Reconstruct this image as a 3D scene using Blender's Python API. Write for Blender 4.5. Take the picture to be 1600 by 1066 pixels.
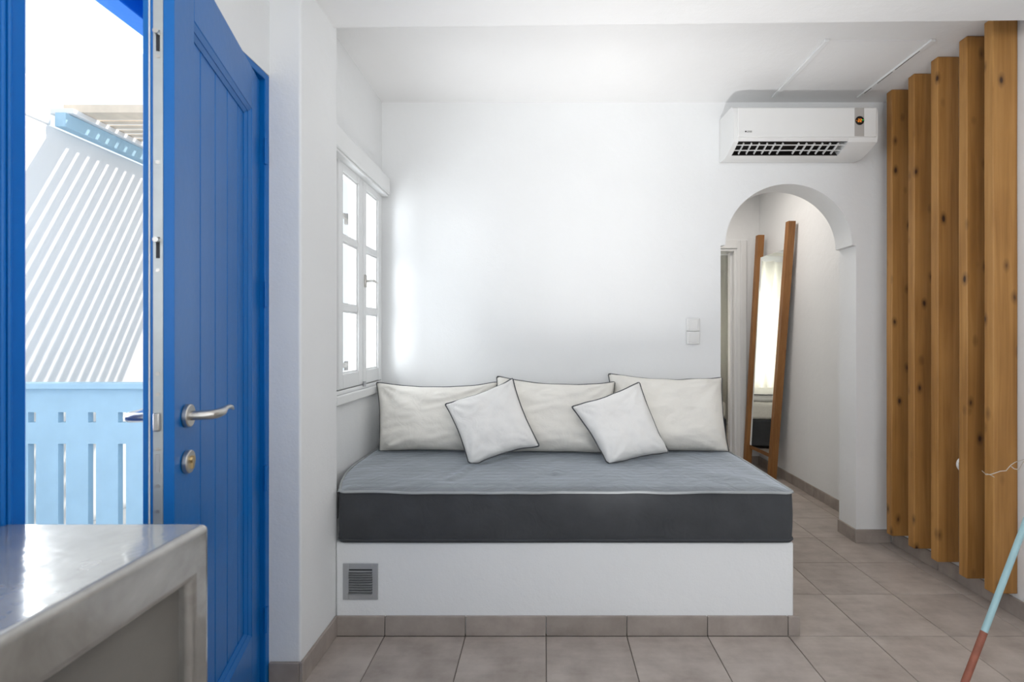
import bpy, bmesh, math, random
from mathutils import Vector, Matrix, noise

for o in list(bpy.data.objects):
    bpy.data.objects.remove(o)
S = bpy.context.scene
COL = S.collection
random.seed(7)

# ------------------------------------------------------------------ camera
F, CX, CY, H = 771.0, 851.0, 528.0, 1.238      # focal (px of the 1600 frame), vanishing point, eye height
cam_d = bpy.data.cameras.new('camera')
cam = bpy.data.objects.new('camera', cam_d)
COL.objects.link(cam)
cam.location = (0, 0, H)
cam.rotation_euler = (math.pi / 2, 0, 0)
cam_d.sensor_fit = 'HORIZONTAL'
cam_d.sensor_width = 36.0
cam_d.lens = 36.0 * F / 1600.0
cam_d.shift_x = -(CX - 800.0) / 1600.0
cam_d.shift_y = -(533.0 - CY) / 1600.0
cam_d.clip_start = 0.02
cam_d.dof.use_dof = True
cam_d.dof.focus_distance = 2.7
cam_d.dof.aperture_fstop = 4.0
S.camera = cam

# ------------------------------------------------------------------ world, sun, daylight at the windows, added fill lights, exposure
W = bpy.data.worlds.new('sky')
S.world = W
W.use_nodes = True
bg = W.node_tree.nodes['Background']
bg.inputs['Color'].default_value = (0.80, 0.90, 1.0, 1)
bg.inputs['Strength'].default_value = 0.80

sun_d = bpy.data.lights.new('sun', 'SUN')
sun_d.energy = 2.6
sun_d.angle = math.radians(0.5)
sun_d.color = (1.0, 0.95, 0.88)
sun = bpy.data.objects.new('sun', sun_d)
COL.objects.link(sun)
SUN = Vector((-0.64, -0.49, -1.0)).normalized()
sun.rotation_euler = SUN.to_track_quat('-Z', 'Y').to_euler()
sun.location = (4, 4, 6)


def area(name, loc, direction, sx, sy, watts, col=(1, 1, 1)):
    d = bpy.data.lights.new(name, 'AREA')
    d.shape = 'RECTANGLE'
    d.size, d.size_y = sx, sy
    d.energy = watts
    d.color = col
    o = bpy.data.objects.new(name, d)
    COL.objects.link(o)
    o.location = loc
    o.rotation_euler = Vector(direction).to_track_quat('-Z', 'Y').to_euler()
    return o


area('daylight_rear_window', (0.75, -2.68, 1.45), (0, 1, 0), 2.3, 1.9, 9, (1.0, 0.985, 0.96))
area('added_side_fill', (-1.27, -0.08, 1.65), (1, 0, 0), 0.95, 0.95, 14, (0.98, 0.985, 1.0))  # added fill through an unseen opening, brightens the left sides of the posts
area('added_ceiling_fill', (0.55, -0.35, 1.75), (0.0, 0.5, 0.86), 0.6, 0.6, 13, (1.0, 0.985, 0.96))  # added fill behind the viewer, aimed up to bounce off the ceiling
area('daylight_side_window', (-1.30, 2.62, 1.46), (0.80, 0.10, 0.50), 0.62, 1.05, 7.0, (0.93, 0.97, 1.0))
area('daylight_doorway', (-1.9, 1.35, 1.5), (1, 0, -0.05), 1.0, 1.5, 24, (0.90, 0.96, 1.0))
area('daylight_bedroom_window', (1.3, 7.35, 1.45), (0, -1, 0), 2.2, 1.8, 75, (1.0, 0.97, 0.93))

area('added_passage_fill', (1.45, 3.95, 2.62), (0, 0, -1), 0.35, 0.35, 5.0, (1.0, 0.93, 0.86))  # added fill to brighten the passage, no fitting there
vs = S.view_settings
vs.view_transform = 'Standard'
vs.look = 'None'
vs.gamma = 1.0
vs.use_curve_mapping = False
vs.exposure = 0.68


# ------------------------------------------------------------------ materials
def new_mat(name):
    m = bpy.data.materials.new(name)
    m.use_nodes = True
    nt = m.node_tree
    return m, nt, nt.nodes['Principled BSDF']


def nd(nt, t, **kw):
    n = nt.nodes.new(t)
    for k, v in kw.items():
        if k in n.inputs:
            n.inputs[k].default_value = v
        else:
            setattr(n, k, v)
    return n


def ramp(nt, stops):
    r = nt.nodes.new('ShaderNodeValToRGB')
    e = r.color_ramp.elements
    while len(e) < len(stops):
        e.new(0.5)
    for i, (p, c) in enumerate(stops):
        e[i].position = p
        e[i].color = tuple(c) + ((1,) if len(c) == 3 else ())
    return r


def coords(nt, scale=(1, 1, 1), shift=False):
    tc = nt.nodes.new('ShaderNodeTexCoord')
    mp = nt.nodes.new('ShaderNodeMapping')
    mp.inputs['Scale'].default_value = scale
    if shift:
        oi = nt.nodes.new('ShaderNodeObjectInfo')
        mul = nd(nt, 'ShaderNodeMath', operation='MULTIPLY')
        mul.inputs[1].default_value = 37.0
        nt.links.new(oi.outputs['Random'], mul.inputs[0])
        cmb = nt.nodes.new('ShaderNodeCombineXYZ')
        for k in range(3):
            nt.links.new(mul.outputs[0], cmb.inputs[k])
        nt.links.new(cmb.outputs[0], mp.inputs['Location'])
    nt.links.new(tc.outputs['Object'], mp.inputs['Vector'])
    return mp.outputs['Vector']


def bump(nt, p, height, strength, dist=0.01, prev=None):
    b = nt.nodes.new('ShaderNodeBump')
    b.inputs['Strength'].default_value = strength
    b.inputs['Distance'].default_value = dist
    nt.links.new(height, b.inputs['Height'])
    if prev:
        nt.links.new(prev, b.inputs['Normal'])
    nt.links.new(b.outputs['Normal'], p.inputs['Normal'])
    return b.outputs['Normal']


def simple(name, col, rough=0.5, metal=0.0, var=0.06, nscale=8.0, bstr=0.0, bscale=60.0, coat=0.0, spec=0.5, shift=False):
    m, nt, p = new_mat(name)
    p.inputs['Roughness'].default_value = rough
    p.inputs['Metallic'].default_value = metal
    p.inputs['Coat Weight'].default_value = coat
    p.inputs['Specular IOR Level'].default_value = spec
    v = coords(nt, shift=shift)
    n = nd(nt, 'ShaderNodeTexNoise', Scale=nscale, Detail=4.0)
    nt.links.new(v, n.inputs['Vector'])
    r = ramp(nt, [(0.3, [c * (1 - var) for c in col]), (0.7, [min(1, c * (1 + var)) for c in col])])
    nt.links.new(n.outputs['Fac'], r.inputs['Fac'])
    nt.links.new(r.outputs['Color'], p.inputs['Base Color'])
    if bstr:
        n2 = nd(nt, 'ShaderNodeTexNoise', Scale=bscale, Detail=3.0)
        nt.links.new(v, n2.inputs['Vector'])
        bump(nt, p, n2.outputs['Fac'], bstr)
    return m


def plaster(name, col):
    m, nt, p = new_mat(name)
    p.inputs['Roughness'].default_value = 0.75
    p.inputs['Specular IOR Level'].default_value = 0.2
    tc = nt.nodes.new('ShaderNodeNewGeometry')
    n = nd(nt, 'ShaderNodeTexNoise', Scale=2.2, Detail=3.0)
    nt.links.new(tc.outputs['Position'], n.inputs['Vector'])
    r = ramp(nt, [(0.3, [c * 0.975 for c in col]), (0.7, col)])
    nt.links.new(n.outputs['Fac'], r.inputs['Fac'])
    nt.links.new(r.outputs['Color'], p.inputs['Base Color'])
    n2 = nd(nt, 'ShaderNodeTexNoise', Scale=14.0, Detail=5.0, Roughness=0.55)
    nt.links.new(tc.outputs['Position'], n2.inputs['Vector'])
    n3 = nd(nt, 'ShaderNodeTexNoise', Scale=130.0, Detail=2.0)
    nt.links.new(tc.outputs['Position'], n3.inputs['Vector'])
    a = bump(nt, p, n2.outputs['Fac'], 0.22, 0.012)
    bump(nt, p, n3.outputs['Fac'], 0.16, 0.003, a)
    return m


def tile_mat(name, c0, c1, rough=0.42):
    m, nt, p = new_mat(name)
    p.inputs['Roughness'].default_value = rough
    v = coords(nt, shift=True)
    n = nd(nt, 'ShaderNodeTexNoise', Scale=7.0, Detail=6.0, Roughness=0.62)
    nt.links.new(v, n.inputs['Vector'])
    v2 = coords(nt, (5, 26, 5), shift=True)
    n2 = nd(nt, 'ShaderNodeTexNoise', Scale=1.0, Detail=4.0)
    nt.links.new(v2, n2.inputs['Vector'])
    mx = nd(nt, 'ShaderNodeMath', operation='MULTIPLY_ADD')
    mx.inputs[1].default_value = 0.30
    nt.links.new(n2.outputs['Fac'], mx.inputs[0])
    mul = nd(nt, 'ShaderNodeMath', operation='MULTIPLY')
    mul.inputs[1].default_value = 0.75
    nt.links.new(n.outputs['Fac'], mul.inputs[0])
    nt.links.new(mul.outputs[0], mx.inputs[2])
    r = ramp(nt, [(0.36, c0), (0.68, c1)])
    nt.links.new(mx.outputs[0], r.inputs['Fac'])
    oi = nt.nodes.new('ShaderNodeObjectInfo')
    hs = nt.nodes.new('ShaderNodeHueSaturation')
    mr = nd(nt, 'ShaderNodeMapRange')
    mr.inputs['To Min'].default_value = 0.93
    mr.inputs['To Max'].default_value = 1.06
    nt.links.new(oi.outputs['Random'], mr.inputs['Value'])
    nt.links.new(mr.outputs[0], hs.inputs['Value'])
    nt.links.new(r.outputs['Color'], hs.inputs['Color'])
    nt.links.new(hs.outputs['Color'], p.inputs['Base Color'])
    bump(nt, p, n2.outputs['Fac'], 0.08, 0.004)
    return m


def wood(name, dark, mid, light, knots=True, grain=1.0):
    m, nt, p = new_mat(name)
    p.inputs['Roughness'].default_value = 0.5
    p.inputs['Specular IOR Level'].default_value = 0.4
    v = coords(nt, (34 * grain, 34 * grain, 1.3), shift=True)
    n = nd(nt, 'ShaderNodeTexNoise', Scale=1.0, Detail=5.0, Roughness=0.6, Distortion=0.6)
    nt.links.new(v, n.inputs['Vector'])
    v2 = coords(nt, (5, 5, 1.6), shift=True)
    n2 = nd(nt, 'ShaderNodeTexNoise', Scale=1.0, Detail=3.0)
    nt.links.new(v2, n2.inputs['Vector'])
    ad = nd(nt, 'ShaderNodeMath', operation='ADD')
    nt.links.new(n.outputs['Fac'], ad.inputs[0])
    nt.links.new(n2.outputs['Fac'], ad.inputs[1])
    hf = nd(nt, 'ShaderNodeMath', operation='MULTIPLY')
    hf.inputs[1].default_value = 0.5
    nt.links.new(ad.outputs[0], hf.inputs[0])
    r = ramp(nt, [(0.30, dark), (0.5, mid), (0.72, light)])
    nt.links.new(hf.outputs[0], r.inputs['Fac'])
    last = r.outputs['Color']
    if knots:
        v3 = coords(nt, (14, 14, 7.0), shift=True)
        wob = nd(nt, 'ShaderNodeTexNoise', Scale=1.6, Detail=2.0)
        nt.links.new(v3, wob.inputs['Vector'])
        mixv = nt.nodes.new('ShaderNodeMix')
        mixv.data_type = 'VECTOR'
        mixv.inputs[0].default_value = 0.12
        nt.links.new(v3, mixv.inputs[4])
        nt.links.new(wob.outputs['Color'], mixv.inputs[5])
        vo = nd(nt, 'ShaderNodeTexVoronoi', Scale=1.0)
        vo.inputs['Randomness'].default_value = 1.0
        nt.links.new(mixv.outputs[1], vo.inputs['Vector'])
        kr = ramp(nt, [(0.06, (1, 1, 1)), (0.12, (0.45, 0.45, 0.45)), (0.25, (0, 0, 0))])
        nt.links.new(vo.outputs['Distance'], kr.inputs['Fac'])
        mc = nt.nodes.new('ShaderNodeMix')
        mc.data_type = 'RGBA'
        nt.links.new(kr.outputs['Color'], mc.inputs[0])
        nt.links.new(last, mc.inputs[6])
        mc.inputs[7].default_value = (0.045, 0.016, 0.006, 1)
        last = mc.outputs[2]
    nt.links.new(last, p.inputs['Base Color'])
    bump(nt, p, n.outputs['Fac'], 0.12, 0.004)
    return m


def fabric(name, col, var=0.05, weave=900.0, sheen=0.0, quilt=False, wr=0.25):
    m, nt, p = new_mat(name)
    p.inputs['Roughness'].default_value = 0.9
    p.inputs['Specular IOR Level'].default_value = 0.2
    p.inputs['Sheen Weight'].default_value = sheen
    p.inputs['Sheen Roughness'].default_value = 0.45
    p.inputs['Sheen Tint'].default_value = (0.82, 0.90, 1.0, 1)
    tc = nt.nodes.new('ShaderNodeNewGeometry')
    n = nd(nt, 'ShaderNodeTexNoise', Scale=9.0, Detail=5.0)
    nt.links.new(tc.outputs['Position'], n.inputs['Vector'])
    r = ramp(nt, [(0.3, [c * (1 - var) for c in col]), (0.7, [c * (1 + var) for c in col])])
    nt.links.new(n.outputs['Fac'], r.inputs['Fac'])
    nt.links.new(r.outputs['Color'], p.inputs['Base Color'])
    n2 = nd(nt, 'ShaderNodeTexNoise', Scale=weave, Detail=1.0)
    nt.links.new(tc.outputs['Position'], n2.inputs['Vector'])
    b = bump(nt, p, n2.outputs['Fac'], 0.12, 0.002)
    n3 = nd(nt, 'ShaderNodeTexNoise', Scale=11.0, Detail=4.0, Distortion=1.2)
    nt.links.new(tc.outputs['Position'], n3.inputs['Vector'])
    b = bump(nt, p, n3.outputs['Fac'], wr, 0.02, b)
    if quilt:
        w = nd(nt, 'ShaderNodeTexWave', Scale=6.5, Distortion=0.8, Detail=1.0)
        w.bands_direction = 'Y'
        nt.links.new(tc.outputs['Position'], w.inputs['Vector'])
        bump(nt, p, w.outputs['Fac'], 0.07, 0.006, b)
    return m


def glass_mat(name):
    m = bpy.data.materials.new(name)
    m.use_nodes = True
    nt = m.node_tree
    nt.nodes.remove(nt.nodes['Principled BSDF'])
    out = nt.nodes['Material Output']
    tr = nt.nodes.new('ShaderNodeBsdfTransparent')
    gl = nt.nodes.new('ShaderNodeBsdfGlossy')
    gl.inputs['Roughness'].default_value = 0.02
    lw = nt.nodes.new('ShaderNodeLayerWeight')
    pw = nd(nt, 'ShaderNodeMath', operation='POWER')
    pw.inputs[1].default_value = 4.0
    ma = nd(nt, 'ShaderNodeMath', operation='MULTIPLY_ADD')
    ma.inputs[1].default_value = 0.5
    ma.inputs[2].default_value = 0.03
    mx = nt.nodes.new('ShaderNodeMixShader')
    nt.links.new(lw.outputs['Facing'], pw.inputs[0])
    nt.links.new(pw.outputs[0], ma.inputs[0])
    nt.links.new(ma.outputs[0], mx.inputs[0])
    nt.links.new(tr.outputs[0], mx.inputs[1])
    nt.links.new(gl.outputs[0], mx.inputs[2])
    nt.links.new(mx.outputs[0], out.inputs['Surface'])
    return m


def emit(name, col, strength):
    m, nt, p = new_mat(name)
    p.inputs['Base Color'].default_value = (0.02, 0.02, 0.02, 1)
    p.inputs['Emission Color'].default_value = tuple(col) + (1,)
    p.inputs['Emission Strength'].default_value = strength
    return m


def curtain_mat(name):
    m = bpy.data.materials.new(name)
    m.use_nodes = True
    nt = m.node_tree
    nt.nodes.remove(nt.nodes['Principled BSDF'])
    out = nt.nodes['Material Output']
    df = nt.nodes.new('ShaderNodeBsdfDiffuse')
    df.inputs['Color'].default_value = (0.85, 0.84, 0.80, 1)
    tl = nt.nodes.new('ShaderNodeBsdfTranslucent')
    tl.inputs['Color'].default_value = (0.85, 0.84, 0.79, 1)
    mx = nt.nodes.new('ShaderNodeMixShader')
    nt.links.new(df.outputs[0], mx.inputs[1])
    nt.links.new(tl.outputs[0], mx.inputs[2])
    nt.links.new(mx.outputs[0], out.inputs['Surface'])
    return m


def counter_mat(name):
    m, nt, p = new_mat(name)
    p.inputs['Roughness'].default_value = 0.26
    p.inputs['Metallic'].default_value = 0.35
    p.inputs['Coat Weight'].default_value = 1.0
    p.inputs['Coat IOR'].default_value = 2.0
    p.inputs['Coat Roughness'].default_value = 0.10
    tc = nt.nodes.new('ShaderNodeNewGeometry')
    n = nd(nt, 'ShaderNodeTexNoise', Scale=6.0, Detail=6.0, Roughness=0.6, Distortion=0.5)
    nt.links.new(tc.outputs['Position'], n.inputs['Vector'])
    r = ramp(nt, [(0.3, (0.20, 0.19, 0.175)), (0.5, (0.31, 0.30, 0.28)), (0.72, (0.42, 0.41, 0.385))])
    nt.links.new(n.outputs['Fac'], r.inputs['Fac'])
    nt.links.new(r.outputs['Color'], p.inputs['Base Color'])
    n2 = nd(nt, 'ShaderNodeTexNoise', Scale=22.0, Detail=2.0)
    nt.links.new(tc.outputs['Position'], n2.inputs['Vector'])
    b = bump(nt, p, n2.outputs['Fac'], 0.18, 0.006)
    nt.links.new(b, p.inputs['Coat Normal'])
    return m


M = {
    'plaster': plaster('white_plaster', (0.85, 0.86, 0.865)),
    'ceiling': plaster('ceiling_paint', (0.86, 0.86, 0.86)),
    'floor': tile_mat('floor_tile', (0.335, 0.285, 0.252), (0.500, 0.440, 0.398)),
    'skirt': tile_mat('skirting_tile', (0.275, 0.234, 0.208), (0.410, 0.357, 0.320), 0.5),
    'grout': simple('grout', (0.16, 0.14, 0.125), 0.9),
    'blue': simple('blue_paint', (0.001, 0.135, 0.45), 0.34, var=0.05, nscale=3.0, bstr=0.05, bscale=40, coat=0.0, spec=0.4),
    'paleblue': simple('pale_blue_paint', (0.40, 0.60, 0.74), 0.55, var=0.04),
    'white': simple('white_paint', (0.82, 0.83, 0.83), 0.38, var=0.015, nscale=5),
    'plastic': simple('white_plastic', (0.80, 0.80, 0.79), 0.32, var=0.01),
    'sidegrey': simple('grey_strip', (0.46, 0.44, 0.42), 0.35, var=0.02),
    'black': simple('black_plastic', (0.012, 0.011, 0.010), 0.35, var=0.2),
    'steel': simple('brushed_steel', (0.55, 0.53, 0.50), 0.28, metal=1.0, var=0.06, nscale=30),
    'plate': simple('lock_plate_metal', (0.50, 0.53, 0.53), 0.42, metal=0.75, var=0.06, nscale=20),
    'dark': simple('dark_hole', (0.02, 0.02, 0.022), 0.6),
    'brass': simple('brass', (0.62, 0.47, 0.25), 0.3, metal=1.0),
    'pine': wood('stained_pine', (0.235, 0.105, 0.024), (0.400, 0.195, 0.052), (0.560, 0.300, 0.095)),
    'oak': wood('mirror_wood', (0.20, 0.082, 0.022), (0.29, 0.128, 0.038), (0.38, 0.18, 0.06), knots=False, grain=1.6),
    'linen': fabric('cream_linen', (0.845, 0.820, 0.765), 0.02, wr=0.30),
    'linen2': fabric('white_linen', (0.875, 0.865, 0.845), 0.02, wr=0.30),
    'pipe': fabric('grey_piping', (0.10, 0.105, 0.11), 0.1),
    'pipelight': fabric('pale_grey_piping', (0.40, 0.42, 0.43), 0.1),
    'matt': fabric('charcoal_cloth_lit', (0.190, 0.202, 0.208), 0.10, sheen=1.0, quilt=True),  # same cloth as the band, base lightened to paint in window glare
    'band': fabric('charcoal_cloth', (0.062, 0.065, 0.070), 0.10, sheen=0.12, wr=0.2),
    'glass': glass_mat('window_glass'),
    'alu': simple('aluminium', (0.47, 0.48, 0.49), 0.45, metal=0.5, var=0.04),
    'counter': counter_mat('polished_cement'),
    'counterpanel': simple('rough_cement', (0.16, 0.15, 0.135), 0.6, var=0.12, nscale=7, bstr=0.1, bscale=30),
    'polelight': simple('pole_blue', (0.33, 0.52, 0.56), 0.4, var=0.05, nscale=20),
    'polered': simple('pole_red', (0.27, 0.085, 0.05), 0.55, var=0.25, nscale=30),
    'wire': simple('clear_wire', (0.62, 0.58, 0.52), 0.3, var=0.05),
    'terrace': simple('terrace_stone', (0.74, 0.73, 0.71), 0.7),
    'outwall': simple('outside_whitewash', (0.84, 0.84, 0.84), 0.8, var=0.02, nscale=3, bstr=0.1, bscale=20),
    'slat': simple('pergola_slat', (0.80, 0.68, 0.55), 0.6, var=0.1),
    'orange': emit('display_orange', (1.0, 0.30, 0.02), 0.9),
    'green': emit('display_green', (0.02, 0.9, 0.15), 0.6),
    'curtain': curtain_mat('sheer_curtain'),
}
mm, nt, p = new_mat('mirror_silver')
p.inputs['Metallic'].default_value = 1.0
p.inputs['Roughness'].default_value = 0.015
nz = nd(nt, 'ShaderNodeTexNoise', Scale=2.0)
rr = ramp(nt, [(0.0, (0.90, 0.92, 0.90)), (1.0, (0.93, 0.94, 0.92))])
nt.links.new(nz.outputs['Fac'], rr.inputs['Fac'])
nt.links.new(rr.outputs['Color'], p.inputs['Base Color'])
M['mirror'] = mm


# ------------------------------------------------------------------ mesh helpers
ORIG = {}       # object name -> world origin


def Q(px, py, D):
    """point seen at pixel (px, py) at depth D"""
    return Vector(((px - CX) * D / F, D, H - (py - CY) * D / F))


class MB:
    def __init__(self, T=None):
        self.v, self.f, self.T = [], [], T

    def add(self, vs, fs):
        k = len(self.v)
        for q in vs:
            q = Vector(q)
            self.v.append(self.T(q) if self.T else q)
        self.f += [tuple(i + k for i in f) for f in fs]
        return self

    def box(self, a, b):
        (x0, y0, z0), (x1, y1, z1) = a, b
        x0, x1 = min(x0, x1), max(x0, x1)
        y0, y1 = min(y0, y1), max(y0, y1)
        z0, z1 = min(z0, z1), max(z0, z1)
        return self.add([(x0, y0, z0), (x1, y0, z0), (x1, y1, z0), (x0, y1, z0), (x0, y0, z1), (x1, y0, z1), (x1, y1, z1), (x0, y1, z1)],
                        [(0, 3, 2, 1), (4, 5, 6, 7), (0, 1, 5, 4), (1, 2, 6, 5), (2, 3, 7, 6), (3, 0, 4, 7)])

    def prism(self, poly, axis, a, b):
        """poly: 2D points; axis 'x': (y,z) pairs, 'y': (x,z), 'z': (x,y)"""
        n = len(poly)

        def mk(p, t):
            return {'x': (t, p[0], p[1]), 'y': (p[0], t, p[1]), 'z': (p[0], p[1], t)}[axis]
        vs = [mk(p, a) for p in poly] + [mk(p, b) for p in poly]
        fs = [tuple(range(n)), tuple(range(2 * n - 1, n - 1, -1))]
        for i in range(n):
            j = (i + 1) % n
            fs.append((i, n + i, n + j, j))
        return self.add(vs, fs)

    def cyl(self, a, b, r0, r1=None, n=24):
        r1 = r0 if r1 is None else r1
        a, b = Vector(a), Vector(b)
        d = (b - a).normalized()
        u = d.orthogonal().normalized()
        w = d.cross(u)
        vs = []
        for p_, r in ((a, r0), (b, r1)):
            for i in range(n):
                t = 2 * math.pi * i / n
                vs.append(p_ + (u * math.cos(t) + w * math.sin(t)) * r)
        fs = [tuple(range(n - 1, -1, -1)), tuple(range(n, 2 * n))]
        for i in range(n):
            j = (i + 1) % n
            fs.append((i, j, n + j, n + i))
        return self.add(vs, fs)

    def tube(self, pts, r, n=8, closed=False):
        pts = [Vector(q) for q in pts]
        m = len(pts)
        rad = r if isinstance(r, (list, tuple)) else [r] * m
        up = None
        vs = []
        for i, q in enumerate(pts):
            if closed:
                t = pts[(i + 1) % m] - pts[i - 1]
            else:
                t = pts[min(i + 1, m - 1)] - pts[max(i - 1, 0)]
            t.normalize()
            if up is None:
                up = t.orthogonal().normalized()
            up = (up - t * up.dot(t))
            if up.length < 1e-6:
                up = t.orthogonal()
            up.normalize()
            w = t.cross(up)
            for k in range(n):
                a = 2 * math.pi * k / n
                vs.append(q + (up * math.cos(a) + w * math.sin(a)) * rad[i])
        fs = []
        for i in range(m if closed else m - 1):
            i2 = (i + 1) % m
            for k in range(n):
                k2 = (k + 1) % n
                fs.append((i * n + k, i * n + k2, i2 * n + k2, i2 * n + k))
        if not closed:
            fs.append(tuple(range(n - 1, -1, -1)))
            fs.append(tuple((m - 1) * n + k for k in range(n)))
        return self.add(vs, fs)

    def grid(self, fn, nu, nv):
        vs = [fn(i / nu, j / nv) for j in range(nv + 1) for i in range(nu + 1)]
        fs = []
        for j in range(nv):
            for i in range(nu):
                a = j * (nu + 1) + i
                fs.append((a, a + 1, a + nu + 2, a + nu + 1))
        return self.add(vs, fs)

    def build(self, name, mat, parent=None, bevel=0.0, seg=2, smooth=35, merge=0.0, solid=0.0, subsurf=0):
        lo = Vector([min(q[k] for q in self.v) for k in range(3)])
        hi = Vector([max(q[k] for q in self.v) for k in range(3)])
        c = (lo + hi) / 2
        me = bpy.data.meshes.new(name)
        me.from_pydata([q - c for q in self.v], [], self.f)
        bm = bmesh.new()
        bm.from_mesh(me)
        if merge:
            bmesh.ops.remove_doubles(bm, verts=bm.verts, dist=merge)
        bmesh.ops.recalc_face_normals(bm, faces=bm.faces)
        for f in bm.faces:
            f.smooth = True
        bm.to_mesh(me)
        bm.free()
        me.set_sharp_from_angle(angle=math.radians(smooth))
        me.materials.append(M[mat] if isinstance(mat, str) else mat)
        o = bpy.data.objects.new(name, me)
        COL.objects.link(o)
        place(o, c, parent)
        if solid:
            s = o.modifiers.new('solid', 'SOLIDIFY')
            s.thickness = solid
        if bevel:
            b = o.modifiers.new('bevel', 'BEVEL')
            b.width, b.segments = bevel, seg
            b.limit_method = 'ANGLE'
            b.angle_limit = math.radians(40)
            b.harden_normals = False
        if subsurf:
            s = o.modifiers.new('sub', 'SUBSURF')
            s.levels = s.render_levels = subsurf
        return o


def place(o, world, parent=None):
    world = Vector(world)
    ORIG[o.name] = world.copy()
    if parent is not None:
        o.parent = parent
        o.location = world - ORIG[parent.name]
    else:
        o.location = world


def empty(name, loc):
    o = bpy.data.objects.new(name, None)
    o.empty_display_size = 0.1
    COL.objects.link(o)
    place(o, loc)
    return o


def tag(o, label, cat, group=None, kind=None):
    o['label'] = label
    o['category'] = cat
    if group:
        o['group'] = group
    if kind:
        o['kind'] = kind
    return o


def struct(o, label, cat):
    return tag(o, label, cat, kind='structure')


def thing(name, loc, label, cat, group=None):
    return tag(empty(name, loc), label, cat, group)


# ------------------------------------------------------------------ dimensions (metres)
DB, DK = 2.047, 2.985           # bench front, back wall
XL, XP, XR = -0.985, -0.868, 2.10
ZC, ZF = 2.663, 2.522           # recess ceiling, lowered front ceiling
DE = 4.83                       # end wall of the passage
T = 0.335                       # tile pitch
TX0 = 0.341
REAR = -2.6
XO = -1.25                      # outer face of left wall
DOOR0, DOOR1 = 0.80, 1.765
WIN0, WIN1 = 2.30, 2.965
WZ0, WZ1 = 0.965, 2.13

# ------------------------------------------------------------------ floor with its tiles
floor = MB().box((XO, REAR - 0.2, -0.12), (3.0, 7.3, -0.003)).build('floor', 'grout')
struct(floor, 'beige grey square ceramic tile floor', 'floor')
gap = 0.0035
tile_full = None
for k in range(-13, 9):
    y0, y1 = DB + T * k + gap / 2, DB + T * (k + 1) - gap / 2
    for i in range(-4, 6):
        x0, x1 = TX0 + T * i + gap / 2, TX0 + T * (i + 1) - gap / 2
        cx0, cx1 = max(x0, XL + 0.002), min(x1, XR - 0.002)
        cy0, cy1 = y0, min(y1, DE)
        if cx1 - cx0 < 0.02 or cy1 - cy0 < 0.02:
            continue
        if cx1 < 1.03 and cy0 > DB - 0.01 and cy1 < DK + 0.02:
            continue                                            # under the bench
        if cx1 < 1.0 and cy0 > DK:
            continue
        if cx1 < -0.62 and cy1 < 0.85:
            continue                                            # under the counter
        full = (cx1 - cx0 > x1 - x0 - 1e-4) and (cy1 - cy0 > y1 - y0 - 1e-4)
        if full and tile_full is not None:
            t = tile_full.copy()
            COL.objects.link(t)
            place(t, ((x0 + x1) / 2, (y0 + y1) / 2, -0.004), floor)
        else:
            t = MB().box((cx0, cy0, -0.008), (cx1, cy1, 0.0)).build('tile', 'floor', floor, bevel=0.0012, seg=1)
            if full:
                tile_full = t
bf = MB().box((-0.4, DE + 0.01, -0.002), (3.0, 7.2, 0.0)).build('bedroom_floor', 'floor', floor)


def skirt(name, label, a, b, nrm, z0=0.0, h=0.08, th=0.012, first=None, pitch=T):
    """tiles along a->b at the foot of a wall; nrm points into the room"""
    a, b, nrm = Vector(a), Vector(b), Vector(nrm)
    root = empty(name, ((a + b) / 2).to_3d() if len(a) == 2 else (a + b) / 2)
    struct(root, label, 'baseboard')
    L = (b - a).length
    d = (b - a).normalized()
    cuts, s = [0.0], (pitch if first is None else first)
    while s < L - 0.004:
        cuts.append(s)
        s += pitch
    cuts.append(L)
    for s0, s1 in zip(cuts[:-1], cuts[1:]):
        p0, p1 = a + d * (s0 + 0.0014), a + d * (s1 - 0.0014)
        q0, q1 = p0 + nrm * th, p1 + nrm * th
        m = MB()
        pts = [p0, p1, q1, q0]
        m.add([(q[0], q[1], z0) for q in pts] + [(q[0], q[1], z0 + h) for q in pts],
              [(0, 3, 2, 1), (4, 5, 6, 7), (0, 1, 5, 4), (1, 2, 6, 5), (2, 3, 7, 6), (3, 0, 4, 7)])
        m.build('tile', 'skirt', root, bevel=0.0015, seg=1)
    return root


# ------------------------------------------------------------------ walls
w = MB()
w.box((XO, REAR, -0.1), (XL, -0.6, 2.9)).box((XO, 0.45, -0.1), (XL, DOOR0, 2.9))
w.box((XO, -0.6, -0.1), (XL, 0.45, 1.15)).box((XO, -0.6, 2.15), (XL, 0.45, 2.9))  # out-of-view opening added for the side fill
w.box((XO, DOOR0, 2.175), (XL, DOOR1, 2.9))
XT = -1.09
w.box((XO, DOOR1, -0.1), (XL, 1.95, 2.9)).box((XT, 1.95, -0.1), (XL, WIN0, 2.9))
w.box((XT, WIN0, -0.1), (XL, WIN1, WZ0))
w.box((XT, WIN0, WZ1), (XL, WIN1, 2.9))
w.box((XT, WIN1, -0.1), (XL, DK, 2.9))
struct(w.build('wall_left', 'plaster'), 'white plastered wall with the blue door and small window', 'wall')

pier = MB().box((XL - 0.01, 1.766, -0.02), (XP - 0.005, DB + 0.03, ZF + 0.02)).build('wall_pier', 'plaster', bevel=0.008, seg=3)
struct(pier, 'narrow white plastered wall pier between blue door and sofa recess', 'wall')

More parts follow.
